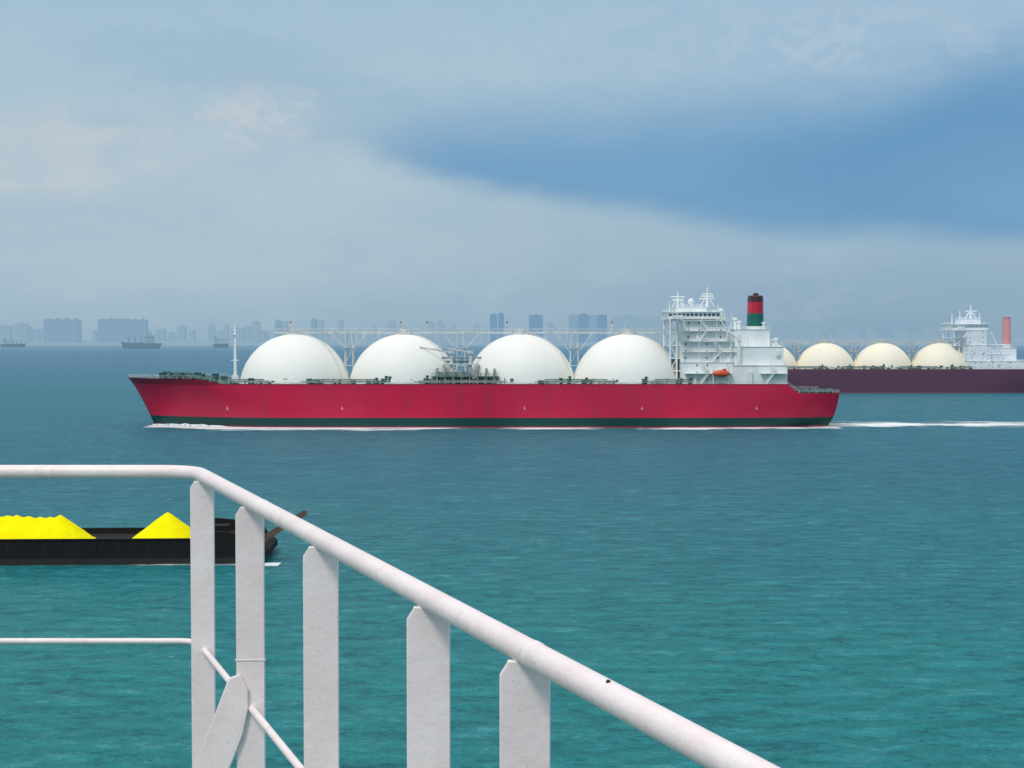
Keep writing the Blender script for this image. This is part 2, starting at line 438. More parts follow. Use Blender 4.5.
def tierhouse(e,tiers,mat,glass,seed=1):
    wv=None; r=random.Random(seed)
    for ti,(x0,x1,z0,z1,hw,win) in enumerate(tiers):
        oh=.9 if win=='bridge' else .3
        b=MB().box(x0,x1,-hw,hw,z0,z1-.2)
        b.box(x0-oh,x1+oh,-hw-oh,hw+oh,z1-.2,z1)
        n=max(1,round((z1-z0)/2.9))
        for h in (.55,1.1):
            b.tube([(x0-.2,-hw-.2,z1+h),(x1+.2,-hw-.2,z1+h),(x1+.2,hw+.2,z1+h),(x0-.2,hw+.2,z1+h),(x0-.2,-hw-.2,z1+h)],.045,4)
        x=x0-.2
        while x<x1+.2: b.box(x-.05,x+.05,-hw-.25,-hw-.15,z1,z1+1.1); x+=1.9
        if win!='bridge':
            for k in range(int((x1-x0)/(6 if win else 12))):
                xx=r.uniform(x0+1,x1-2); ww=r.uniform(.4,1.6); zb=z0+(z1-z0)*r.choice([0,0,.5])
                b.box(xx,xx+ww,-hw-r.uniform(.5,1.2),-hw+.1,zb+.02,min(z1-.25,zb+r.uniform(2,6)))
        ho=b.obj("deckhouse",mat,e)
        for k in range(n):
            za=z0+(z1-z0)*(k+.5)/n
            if win=='bridge':
                m=int((x1-x0)/1.7); ws=[(x0+(x1-x0)*(j+.5)/m,1.25,1.1) for j in range(m)]
            else:
                m=int((x1-x0)/3.6); ws=[(x0+(x1-x0)*(j+.5)/m,.6,.7) for j in range(m) if (j*7+k*3+ti)%3!=0] if win else []
            for (wx,ww,wh) in ws:
                if wv is None:
                    wv=MB().box(-.5,.5,-.04,.04,-.5,.5).obj("window",glass,ho); o=wv
                else:
                    o=wv.copy(); o.parent=ho; COL.objects.link(o)
                o.location=(wx,-hw-.03,za+.15); o.scale=(ww,1,wh)
        if win:
            MB().box(x0+1.2,x0+2.2,-hw-.05,-hw+.02,z0+.1,z0+2.2).obj("door",M_grey,ho)

# ---- near crimson ship
Yc=592; s=(Yc)/F
X=lambda px:(px-512)*s
Z=lambda py:CAMZ-(py-340)*s
P=dict(loc=(0,Yc,0),label="crimson gas carrier with four white tank domes under way",
 bow=-160,stern=132,hb=23,deck=17.6,fc=19.6,aft=13.9,rake=11,step=110,
 hullmat=M_hull,white=M_white,pale=M_grey,dome=M_dome,R=22.7,zc=15.0,domes=[X(295),X(404),X(521),X(627)],
 walk=38.0,walkx=(X(272),X(676)),supports=[X(349.5),X(461),X(574)],house=X(684),seed=3,stair=-25,
 mast=(X(235),Z(325)),marks=[-114,-68,5,52,98],fcn=22)
ship=carrier(P)
s2=(Yc-15)/F
XC,ZC=X,Z
X=lambda px:(px-512)*s2
Z=lambda py:CAMZ-(py-340)*s2
zd=17.3
tiers=[(X(681),X(733),zd,Z(362),16,1),
 (X(733.1),X(787),zd,Z(365),16,0),
 (X(681),X(734),Z(362),Z(341),13,1),
 (X(734.1),X(784),Z(365),Z(346.5),14,0),
 (X(684),X(727),Z(341),Z(320),12,1),
 (X(736),X(772),Z(346.5),Z(329),10,0),
 (X(669),X(721),Z(319),Z(311.5),12,'bridge'),
 (X(681),X(709),Z(311.5),Z(306.5),7,0)]
tierhouse(ship,tiers,M_white,M_glass,4)
wb=MB().box(X(671),X(681),-23.5,23.5,Z(319.3),Z(318.5)); 
for y in (-23.5,23.4): wb.box(X(671),X(681),y,y+.1,Z(318.5),Z(315.5))
wb.box(X(671),X(671)+.1,-23.5,23.5,Z(318.5),Z(316)); wb.box(X(681)-.1,X(681),-23.5,23.5,Z(318.5),Z(316))
for y in (-21,-17.2,17.2,21):
    wb.bar((X(676),y,Z(319.3)),(X(684),math.copysign(12.8,y),Z(336)),.28,6)
wb.obj("bridge_wing",M_white,ship)
lt=MB()
for x in (X(671),X(677.5)):
    for y in (-12,12): lt.bar((x,y,zd),(x,y,Z(319)),.42,6)
z=zd; k=0
while z<Z(319)-5:
    z2=z+5.2
    for y in (-12,12):
        lt.bar((X(671),y,z if k%2 else z2),(X(677.5),y,z2 if k%2 else z),.2)
        lt.bar((X(671),y,z2),(X(684),y,z2),.24)
    for x in (X(671),X(677.5)): lt.bar((x,-12,z2),(x,12,z2),.2)
    lt.box(X(671),X(681),-12,12,z2-.15,z2+.05)
    z=z2;k+=1
lt.obj("lattice_frame",M_white,ship)
def stair(px0,py0,px1,py1,y):
    stm=MB()
    a=(X(px0),y,Z(py0)); b=(X(px1),y,Z(py1))
    for dy in (-.5,.5):
        stm.bar((a[0],y+dy,a[2]),(b[0],y+dy,b[2]),.2)
        stm.bar((a[0],y+dy,a[2]+1.1),(b[0],y+dy,b[2]+1.1),.09)
        stm.bar((a[0],y+dy,a[2]),(a[0],y+dy,a[2]+1.1),.07)
    for k in range(10):
        t=(k+.5)/10; xx=a[0]+(b[0]-a[0])*t; zz=a[2]+(b[2]-a[2])*t; stm.box(xx-.15,xx+.15,y-.52,y+.52,zz-.03,zz+.03)
    stm.obj("outside_stairs",M_white,ship)
for i,(p0,y0,p1,y1) in enumerate([(700,384,708,373),(708,373,700,362),(712,362,722,351),(722,351,713,341),(700,341,708,330),(708,330,700,320),(765,384,773,373),(776,373,768,365)]):
    stair(p0,y0,p1,y1,-17.9 if y0>362 else (-14.6 if y0>341 else -13.6))
def landing(pa,pb,py,y0,y1,zbase=None):
    b=MB().box(X(pa),X(pb),y0,y1,Z(py)-.25,Z(py)); b.bar((X(pa),y0,Z(py)+1.1),(X(pb),y0,Z(py)+1.1),.07); b.bar((X(pa),y0,Z(py)+.55),(X(pb),y0,Z(py)+.55),.05)
    q=X(pa)
    while q<=X(pb): b.box(q-.05,q+.05,y0,y0+.1,Z(py),Z(py)+1.1); q+=2
    if zbase is not None:
        q=X(pa)+.3
        while q<=X(pb):
            b.bar((q,y0+.3,zbase),(q,y0+.3,Z(py)-.2),.15,5); q+=6.5
    b.obj("gallery",M_white,ship)
landing(684,731,373,-18.6,-16.0); landing(760,786,373,-18.6,-16)
landing(682,736,351.5,-15.2,-13,Z(362)); landing(682,735,341,-15.2,-13,Z(351.5))
landing(684,731,330.5,-14.2,-12,Z(341)); landing(684,729,320,-14.2,-12,Z(330.5))
for (pa,ya,pb,yb) in ((720,320,733,341),(726,341,731,322),(728,351,735,341)):
    MB().bar((X(pa),-14.6,Z(ya)),(X(pb),-14.6,Z(yb)),.2,6).obj("brace",M_white,ship)
MB().tube([(X(739),-15.4,Z(365)),(X(739),-15.4,Z(338))],[.8,.6],10).bar((X(739),-15.4,Z(339)),(X(728),-15.4,Z(331)),.4,6).bar((X(739),-15.4,Z(335)),(X(728),-15.4,Z(331)),.1).box(X(737.4),X(740.6),-16.2,-14.6,Z(341),Z(335)).obj("stores_crane",M_white,ship)
mf=bands("funnel_paint",[(0,(.72,.76,.75)),(ZC(326.5),(.012,.13,.11)),(ZC(313.5),(.52,.02,.05)),(ZC(302.5),(.07,.03,.04))],streak=.04,blot=(.1,.05,.05),dirt=(.08,.03,.03))
fz0,fz1=ZC(331),ZC(297)
fx=(XC(747)+XC(763))/2; fr=(XC(763)-XC(747))/2
fn=MB().lathe(fx,0,[(1.12,fz0),(1.12,ZC(327)),(1.02,ZC(326)),(.94,fz1),(.85,fz1+.5),(.5,fz1+.5)],32,fr,5.5)
for y in (-2.5,0,2.5): fn.tube([(fx,y,fz1),(fx+.2,y,fz1+1.5)],.7,10)
fn.obj("funnel",mf,ship,label="funnel with dark green base, red band and dark cap")
mm=MB(); mx0=XC(707)
mm.tube([(mx0,0,ZC(307)),(mx0,0,ZC(287))],[.6,.22],8); mm.bar((mx0-3.4,0,ZC(299)),(mx0+3,0,ZC(299)),.22); mm.bar((mx0-2.2,0,ZC(294)),(mx0+2.2,0,ZC(294)),.18)
mm.box(mx0-2.6,mx0+2.6,-.3,.3,ZC(297),ZC(297)+.7); mm.bar((mx0-3,0,ZC(307)),(mx0-.3,0,ZC(296)),.22); mm.bar((mx0+3,0,ZC(307)),(mx0+.3,0,ZC(296)),.22)
mm.bar((mx0,-2.5,ZC(307)),(mx0,0,ZC(297)),.2)
mm.obj("radar_mast",M_white,ship)
mx0=X(681)
mm=MB().tube([(mx0,-3,Z(312)),(mx0,-3,Z(291))],[.55,.24],8); mm.bar((mx0-3,-3,Z(296)),(mx0+3,-3,Z(296)),.2); mm.box(mx0-2.2,mx0+2.2,-3.3,-2.7,Z(300),Z(300)+.7)
mm.bar((mx0-2.4,-3,Z(307)),(mx0-.2,-3,Z(298)),.2); mm.bar((mx0+2.4,-3,Z(307)),(mx0+.2,-3,Z(298)),.2)
mm.obj("signal_mast",M_white,ship)
for px,pb,pt,rr in ((688,307,295,.2),(698,307,297,.18),(716,312,299,.18),(674,312,300,.18),(724,320,303,.2),(731,330,310,.2),(738,329,312,.2),(770,329,318,.16)):
    MB().tube([(X(px),3,Z(pb)),(X(px),3,Z(pt))],rr,6).obj("aerial",M_white,ship)
def ball(b,c,r,n=12):
    b.lathe(c[0],c[1],[(max(.02,r*math.cos(a)),c[2]+r*math.sin(a)) for a in [(-math.pi/2+math.pi*k/8) for k in range(9)]],n)
    return b
sdm=ball(MB(),(X(694),-4,Z(301)),1.3); sdm.tube([(X(694),-4,Z(307)),(X(694),-4,Z(301))],.3,6); sdm.obj("satellite_dome",M_white,ship)
for px,py,h in ((739,329,5),(743,329,3.5),(768,329,3),(776,346.5,3),(781,346.5,3.5),(725,320,5),(718,320,4)):
    MB().lathe(X(px),-4,[(.7,Z(py)-.2),(.7,Z(py)+h*.7),(1.1,Z(py)+h*.75),(1.0,Z(py)+h)],10).obj("ventilator",M_white,ship)
lb=MB(); n=14; xa,xb_=X(711),X(728); zc_=Z(373.2)
for i in range(n+1):
    t=i/n; sc=(math.sin(math.pi*min(max(t,.02),.98)))**.45
    for j in range(12):
        a=2*math.pi*j/12
        lb.v.append((xa+(xb_-xa)*t,-20.1+1.35*sc*math.cos(a),zc_+1.45*sc*math.sin(a)))
for i in range(n):
    for j in range(12): lb.f.append((i*12+j,(i+1)*12+j,(i+1)*12+(j+1)%12,i*12+(j+1)%12))
lb.f.append(tuple(range(12))); lb.f.append(tuple(n*12+11-j for j in range(12)))
lb.box(X(721),X(724.5),-20.7,-19.5,zc_+1.2,zc_+1.9)
lb.obj("lifeboat",M_orange,ship,label="orange enclosed lifeboat hanging in white davits")
for px in (712,727):
    MB().tube([(X(px),-18.6,Z(384)),(X(px),-18.6,Z(370)),(X(px),-19.2,Z(365)),(X(px),-20.1,Z(365.5)),(X(px),-20.1,Z(369.5))],.25,6).obj("davit",M_white,ship)
for px in (796,805,813,822,829):
    MB().box(X(px)-1.3,X(px)+1.0,-15,-12.5,13.6,15.4).tube([(X(px)-1,-14.5,14.6),(X(px)+1.4,-14.5,14.6)],.9,8).obj("stern_winch",M_gear,ship)
s3=(Yc-19)/F
X3=lambda px:(px-512)*s3
Z3=lambda py:CAMZ-(py-340)*s3
mf_=MB()
for x in range(8):
    px=437+x*8.2
    mf_.tube([(X3(px),-14,Z3(369)),(X3(px),-20.5,Z3(369)),(X3(px),-21.3,Z3(372)),(X3(px),-21.3,Z3(384))],.42,8)
mf_.box(X3(432),X3(499),-22,-13,Z3(376.5),Z3(375.8)); mf_.box(X3(438),X3(470),-18,-12,Z3(384),Z3(372))
for h in (.6,1.2): mf_.bar((X3(432),-22,Z3(376)+h),(X3(499),-22,Z3(376)+h),.07)
for k in range(24):
    x=X3(432)+(X3(499)-X3(432))*k/23; mf_.box(x-.06,x+.06,-22,-21.9,17.2,Z3(376)+1.2)
mf_.tube([(X3(425),-9,Z3(358)),(X3(520),-9,Z3(358))],.35,8); mf_.tube([(X3(425),-8,Z3(362)),(X3(470),-8,Z3(362)),(X3(472),-8,Z3(380))],.4,8)
mf_.obj("loading_manifold",M_pipe,ship)
for px in (451,470):
    cr=MB().tube([(X3(px),-13,17.2),(X3(px),-13,Z3(352))],[.8,.6],10); cr.box(X3(px)-1.2,X3(px)+1.2,-14,-12,Z3(354),Z3(351))
    cr.bar((X3(px),-13,Z3(353)),(X3(px)-13,-13,Z3(347)),.3,6); cr.bar((X3(px),-13,Z3(351)),(X3(px)-13,-13,Z3(347)),.08)
    cr.box(X3(px)-3.5,X3(px)+3.5,-14.5,-11,Z3(365),Z3(364))
    cr.obj("hose_crane",M_grey,ship)
M_cap=paint("faded_red",(.40,.10,.08),.5,.1,1)
for i,px in enumerate((283,397,424,507,615)):
    v=MB().tube([(X3(px),1,38),(X3(px),1,Z3(322))],.2,6); v.box(X3(px)-1,X3(px)+1,.7,1.3,Z3(326),Z3(325.2)); v=v.obj("vent_mast",M_grey,ship)
    MB().lathe(X3(px),1,[(.22,Z3(322.5)),(.4,Z3(322)),(.4,Z3(321)),(.2,Z3(320.6))],8).obj("vent_cap",M_cap,v)

# ---- far maroon ship
Yc2=965; q=Yc2/F
X=lambda px:(px-512)*q
Z=lambda py:CAMZ-(py-340)*q
P2=dict(loc=(0,Yc2,0),label="dark maroon gas carrier with cream tank domes",
 bow=X(694),stern=X(1052),hb=21,deck=15.9,fc=17.4,aft=13,rake=9,step=X(1038),
 hullmat=M_hull2,white=M_hw,pale=paint("haze_pale_steel",(.50,.50,.45),.6,.1,.3,haze_glow=(.04,.05,.06)),dome=M_domec,R=20,zc=13.3,domes=[X(768),X(825),X(882),X(940)],
 walk=33.4,walkx=(X(745),X(958)),supports=[X(796),X(853),X(911)],house=X(962),seed=5,
 mast=(X(730),35),fcn=10,stair=None)
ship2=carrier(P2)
q2=(Yc2-14)/F
X=lambda px:(px-512)*q2
Z=lambda py:CAMZ-(py-340)*q2
t2=[(X(966),X(1030),15.7,Z(361),15,1),(X(964),X(991),Z(361),Z(345),14,1),(X(967),X(987),Z(345),Z(330),13,1),(X(994),X(1019),Z(361),Z(348),9,0),
 (X(953),X(989),Z(330),Z(324),12,'bridge'),(X(964),X(984),Z(324),Z(318.5),6,0)]
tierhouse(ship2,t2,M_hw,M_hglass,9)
mm=MB(); x0=X(977); mm.tube([(x0,0,Z(319)),(x0,0,Z(304))],[1.1,.4],8); mm.bar((x0-4,0,Z(311)),(x0+4,0,Z(311)),.4); mm.box(x0-3,x0+3,-.4,.4,Z(314),Z(313))
mm.bar((x0-4,0,Z(319)),(x0,0,Z(309)),.4); mm.bar((x0+4,0,Z(319)),(x0,0,Z(309)),.4); mm.obj("radar_mast",M_hw,ship2)
for px,pt in ((966,310),(958,313),(986,312)):
    MB().tube([(X(px),0,Z(324)),(X(px),0,Z(pt))],[.45,.3],6).obj("aerial",M_hw,ship2)
MB().box(X(954),X(961),-21,21,Z(330.5),Z(329.5)).box(X(954),X(961),-21,-20.8,Z(329.5),Z(326.5)).obj("bridge_wing",M_hw,ship2)
mm=MB()
for px in (955,960): 
    for y in (-12,12): mm.bar((X(px),y,15.7),(X(px),y,Z(330)),.45)
for zz in (356,346,338): mm.box(X(954),X(968),-13,13,Z(zz),Z(zz)+.4)
mm.bar((X(955),-12,Z(346)),(X(968),-12,Z(333)),.4)
mm.obj("lattice_frame",M_hw,ship2)
MB().bar((X(990),-14.5,Z(332)),(X(1004),-14.5,Z(360)),.6).bar((X(990),-14.5,Z(345)),(X(1004),-14.5,Z(345)),.4).bar((X(990),-14.5,Z(354)),(X(1012),-14.5,Z(354)),.35).obj("stern_crane",M_hw,ship2)
q0=Yc2/F
ZF=lambda py:CAMZ-(py-340)*q0
fx=(1006-512)*q0
mf2=bands("salmon_funnel",[(0,(.6,.62,.62)),(ZF(344),(.66,.25,.25)),(ZF(319.5),(.36,.20,.20))],streak=.06,haze_glow=(.05,.06,.07),blot=(.5,.3,.3))
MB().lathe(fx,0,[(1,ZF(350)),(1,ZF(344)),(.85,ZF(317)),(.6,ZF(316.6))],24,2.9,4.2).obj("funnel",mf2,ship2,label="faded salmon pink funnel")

# ------------------------------------------------------------ foam
rows=[]
x=-149
while x<133:
    off=23*(1-((x+150)/62))**2 if x<-88 else 0
    if x>100: off=3*((x-100)/33)
    y0=Yc-23+off
    dens=1.0 if x<-120 else (.98 if x<-35 else (.66+.24*math.sin(x*.11) if x<88 else .85))
    wd=24 if x<-35 else 17
    rows.append((x,[(y0+2.5,dens),(y0-2.0,dens),(y0-.5*wd,dens*.85),(y0-wd,0)])); x+=4
foam("hull_foam",rows,"white foam along the crimson hull waterline")
rows=[];x=118
while x<560:
    t=(x-118)/442; wd=10+13*t; dn=.88-.30*t
    rows.append((x,[(Yc-wd*2.4,0),(Yc-wd,dn*.7),(Yc-wd*.3,dn),(Yc+wd*.6,dn*.8),(Yc+wd*2.4,0)])); x+=7
foam("wake",rows,"white wake trailing astern of the crimson ship")
bw=MB()
pts=[];rs=[]
for k in range(16):
    x=-149.5+k*2.6; t=k/15; q_=min(1,(x+149)/78) 
    yy=23*(1-(1-max(0,q_))**2.1)**.85+.6
    pts.append((x,-yy,.0)); rs.append(.15+(.75+.25*math.sin(k*2.3))*math.sin(math.pi*min(1,t*1.05+.02))**.8)
bw.tube(pts,rs,8)
mwf,nt,b=newmat("bow_wave_foam"); 
pos=N(nt,'ShaderNodeNewGeometry').outputs['Position']
nt.links.new(Mix(nt,Sm(nt,Noise(nt,pos,.35,6,.78),.36,.54),(.08,.24,.29),(.84,.88,.9)),b.inputs['Base Color']); b.inputs['Roughness'].default_value=.7
o=bw.obj("bow_wave",mwf,None); o.location=(0,Yc,0); o["kind"]="stuff"; o["label"]="foaming bow wave of the crimson ship"; o["category"]="foam"

# ------------------------------------------------------------ barge
M_black=bands("barge_black",[(-9,(.03,.028,.026)),(1.0,(.010,.010,.011)),(3.4,(.009,.009,.009))],rough=.9,streak=.08,dirt=(.05,.038,.03),scale=.9,sv=(1,1,.25),blot=(.02,.02,.02))  # browner band at the waterline paints the water reflection into the hull
M_rust=paint("rusty_steel",(.14,.085,.06),.8,.25,1.2,(1,1,1),(.04,.03,.025),.6)
BX,BY=-82.4,221
be=empty("cargo_barge",(BX,BY,0),"black flat cargo barge loaded with yellow heaps","barge")
be.rotation_euler=(0,0,math.radians(2.0))
W=15.5
h=MB()
h.prism([(-42.5,2.9),(-43,2.2),(-36,-1.5),(39,-1.5),(43.6,.8),(43.6,1.7),(42.2,2.9)],'y',0,W)
h.obj("hull",M_black,be,ang=20)
for y in (0.0,W-.35):
    tp=4.0 if y==0 else 3.7
    b=MB().prism([(-42.3,2.9),(32.4,2.9),(32.4,tp-.1),(31.8,tp),(-42.3,tp)],'y',y,y+.35)
    b.box(-42.3,31.8,y-.12 if y==0 else y-.02,y+.35 if y==0 else y+.47,tp-.1,tp+.1)
    for k in range(10):
        x=-41+k*7.3; b.box(x-.1,x+.1,y-.06 if y==0 else y+.3,y+.02 if y==0 else y+.41,1.9,tp-.2)
    b.obj("bulwark",M_black,be)
b=MB()
for y in (.02,W-.5): b.prism([(32.4,2.9),(42.1,2.9),(41.0,4.4),(38,5.0),(32.4,5.5)],'y',y,y+.48)
b.box(32.4,41.8,.5,W-.5,2.9,3.5)
b.box(32.4,32.8,.5,W-.5,3.5,5.4); b.box(34,36.5,8,11,3.5,5.0)
b.obj("foredeck",M_black,be)
for (x,y) in ((34,2),(38,2.5),(36,5),(39.5,6)):
    MB().tube([(x,y,3.5),(x,y,4.6)],.3,8).box(x-.6,x+.6,y-.2,y+.2,4.2,4.4).obj("bollard",M_black,be)
r=MB()
r.prism([(42.0,2.4),(50.0,7.6),(49.7,8.1),(49.2,8.0),(41.4,3.2)],'y',.8,1.25)
r.prism([(42.0,2.4),(50.0,7.6),(49.7,8.1),(49.2,8.0),(41.4,3.2)],'y',2.9,3.3)
for k in range(7):
    t=k/6; x=42.8+6.2*t; z=3.2+4.2*t; r.box(x-.2,x+.2,1.2,3.0,z-.12,z+.12)
r.obj("bow_ramp",M_rust,be,label="rusty brown raised bow ramp")
m_y,nt,b_=newmat("yellow_sulfur")
tco=N(nt,'ShaderNodeTexCoord').outputs['Object']
n=Noise(nt,tco,.5,6,.6); nt.links.new(Mix(nt,Sm(nt,n,.3,.7),(.97,.82,.0),(1.0,.93,.0)),b_.inputs['Base Color']); b_.inputs['Roughness'].default_value=.9
b_.inputs['Specular IOR Level'].default_value=.1
bp=N(nt,'ShaderNodeBump'); bp.inputs['Distance'].default_value=.2; nt.links.new(Noise(nt,tco,2.2,6,.7),bp.inputs['Height']); nt.links.new(bp.outputs[0],b_.inputs['Normal'])
def heap(x0,x1,cones,label,y0=.5,y1=W-.5,zb=2.95,amp=.14):
    st=.3; nx=int((x1-x0)/st); ny=int((y1-y0)/st); v=[];f=[]
    for i in range(nx+1):
        for j in range(ny+1):
            x=x0+(x1-x0)*i/nx; y=y0+(y1-y0)*j/ny
            kk=2.5; ssum=0
            for cx,cy,hh,sl in cones:
                d=math.hypot(x-cx,y-cy); d=math.sqrt(d*d+.04)
                ssum+=math.exp(kk*(hh-sl*d))
            acc=math.log(ssum+1e-9)/kk
            if acc>0: acc+= amp*(mnoise.noise(Vector((x*.7,y*.7,3)))+.5*mnoise.noise(Vector((x*2.2,y*2.2,1))))*min(1,acc)
            v.append((x,y,zb+max(acc,-.02)))
    for i in range(nx):
        for j in range(ny):
            a=i*(ny+1)+j; q4=(a,a+ny+1,a+ny+2,a+1)
            if max(v[k][2] for k in q4)>zb: f.append(q4)
    o=MB(); o.v=v;o.f=f
    o=o.obj("sulfur_heap",m_y,None,ang=60)
    o.location=be.location; o.rotation_euler=be.rotation_euler
    o["label"]=label; o["category"]="cargo heap"; o["group"]="yellow heaps on the barge"
    return o
lx=lambda px:(px-512)*(BY+8)/F-BX
heap(lx(133)-1,min(lx(199)+1,32.3),[(lx(167),7.8,4.5,.76)],"single pointed bright yellow heap on the black barge",amp=.05)
cs=[(lx(61),7.4,4.25,.80),(lx(50),7.8,3.75,.75),(lx(40),7.6,3.75,.7),(lx(29),7.8,3.9,.7),(lx(18),7.4,4.15,.72),(lx(8),7.8,4.1,.72),(lx(-3),7.4,4.1,.72),(lx(-14),7.8,4.2,.72),(lx(-26),8,4.3,.72),(lx(-38),7.5,4.2,.72),(lx(-50),7.5,4.2,.72),(lx(-65),7.8,4.3,.72),(lx(-80),7.8,4.2,.72),(lx(-95),7.6,4.2,.72)]
heap(lx(-130),lx(102)+1,cs,"long uneven bright yellow heap on the black barge")
rows=[];x=-42
while x<47:
    dn=.40 if x<36 else .62
    rows.append((BX+x,[(BY+.9+x*.035,dn),(BY-1.0+x*.035,dn*.9),(BY-3.2+x*.035,0)])); x+=2
foam("barge_foam",rows,"thin foam at the barge waterline",.08)

# ------------------------------------------------------------ far coast
M_land=paint("hazy_land",(.05,.07,.08),.95,.12,.004,(1,1,3),haze_glow=(.195,.30,.39))
def bmat(nm,c,c2,haze_glow):
    m,nt,b=newmat(nm)
    tc=N(nt,'ShaderNodeTexCoord').outputs['Object']
    br=N(nt,'ShaderNodeTexBrick'); br.offset=0; br.inputs['Scale'].default_value=.05
    mp=N(nt,'ShaderNodeMapping'); mp.inputs['Rotation'].default_value=(math.radians(90),0,0); nt.links.new(tc,mp.inputs[0]); nt.links.new(mp.outputs[0],br.inputs[0])
    br.inputs['Color1'].default_value=(*c,1); br.inputs['Color2'].default_value=(*c2,1); br.inputs['Mortar'].default_value=(*[q*1.12 for q in c],1)
    br.inputs['Mortar Size'].default_value=.06; br.inputs['Brick Width'].default_value=.35; br.inputs['Row Height'].default_value=.2
    nt.links.new(br.outputs[0],b.inputs['Base Color']); b.inputs['Roughness'].default_value=.95; b.inputs['Specular IOR Level'].default_value=0
    haze(b,haze_glow); return m
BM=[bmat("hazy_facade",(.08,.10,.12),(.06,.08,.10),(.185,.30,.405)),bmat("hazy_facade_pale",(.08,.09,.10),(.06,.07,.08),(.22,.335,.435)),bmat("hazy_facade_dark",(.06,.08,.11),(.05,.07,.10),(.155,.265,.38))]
DC=8500
l=MB(); n=240
for i in range(n+1):
    x=-5200+10400*i/n
    hh=26+8*mnoise.noise(Vector((x*.004,0,0)))+12*mnoise.noise(Vector((x*.02,5,0)))
    if x>900: hh+=14
    for (yy,zz) in ((DC-120,-1),(DC-115,5+2*mnoise.noise(Vector((x*.05,2,2)))),(DC,hh*.7),(DC+300,hh),(DC+3000,hh+8),(DC+3500,-1)):
        l.v.append((x,yy+60*mnoise.noise(Vector((x*.003,7,1))),zz))
for i in range(n):
    for j in range(5): a=i*6+j; l.f.append((a,a+6,a+7,a+1))
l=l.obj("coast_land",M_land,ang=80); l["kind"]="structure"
def tower(px0,px1,pyt,mi,depth=60,y=DC+60,seed=0):
    r=random.Random(seed); qq=y/F
    x0,x1=(px0-512)*qq,(px1-512)*qq; zt=CAMZ-(pyt-340)*qq
    w_=x1-x0; b=MB()
    b.box(x0,x1,y,y+depth,0,zt)
    b.box(x0-1.5,x1+1.5,y-2,y+depth+2,0,14)
    k=max(1,int(w_/45))
    for i in range(k):
        a=x0+w_*(i+.5)/k; b.box(a-6,a+6,y+8,y+depth-8,zt,zt+r.uniform(5,10))
        b.box(a-8,a+8,y-3,y,14,zt-6)
    b.box(x0,x1,y-.8,y+.2,zt-3,zt+1.5)
    o=b.obj("tower_block",BM[mi]); o["label"]=("wide slab apartment block" if w_>110 else "tall narrow apartment tower" if zt>130 else "low apartment block")+" in bluish haze on the shore"
    o["category"]="building"; o["group"]="buildings along the far shore"
    return o
k=0
def T(*a,**kw):
    global k; k+=1; return tower(*a,seed=k,**kw)
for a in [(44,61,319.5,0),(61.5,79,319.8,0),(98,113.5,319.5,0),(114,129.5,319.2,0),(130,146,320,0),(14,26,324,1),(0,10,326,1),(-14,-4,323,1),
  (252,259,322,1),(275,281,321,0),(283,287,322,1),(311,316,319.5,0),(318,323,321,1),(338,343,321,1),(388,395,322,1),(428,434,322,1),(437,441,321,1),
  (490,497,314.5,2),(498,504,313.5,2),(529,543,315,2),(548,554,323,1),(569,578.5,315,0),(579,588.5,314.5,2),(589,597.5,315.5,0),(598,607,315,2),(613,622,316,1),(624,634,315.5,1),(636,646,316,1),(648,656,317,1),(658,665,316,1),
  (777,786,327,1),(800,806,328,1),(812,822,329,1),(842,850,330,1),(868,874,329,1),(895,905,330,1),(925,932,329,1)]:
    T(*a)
r=random.Random(11); px=-20
while px<1050:
    wd=r.uniform(3,9); 
    if r.random()<.88:
        yt=r.triangular(323,334,331) if px<680 else r.triangular(328,334,331)
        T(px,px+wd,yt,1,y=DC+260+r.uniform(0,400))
    px+=wd+r.uniform(0,6)

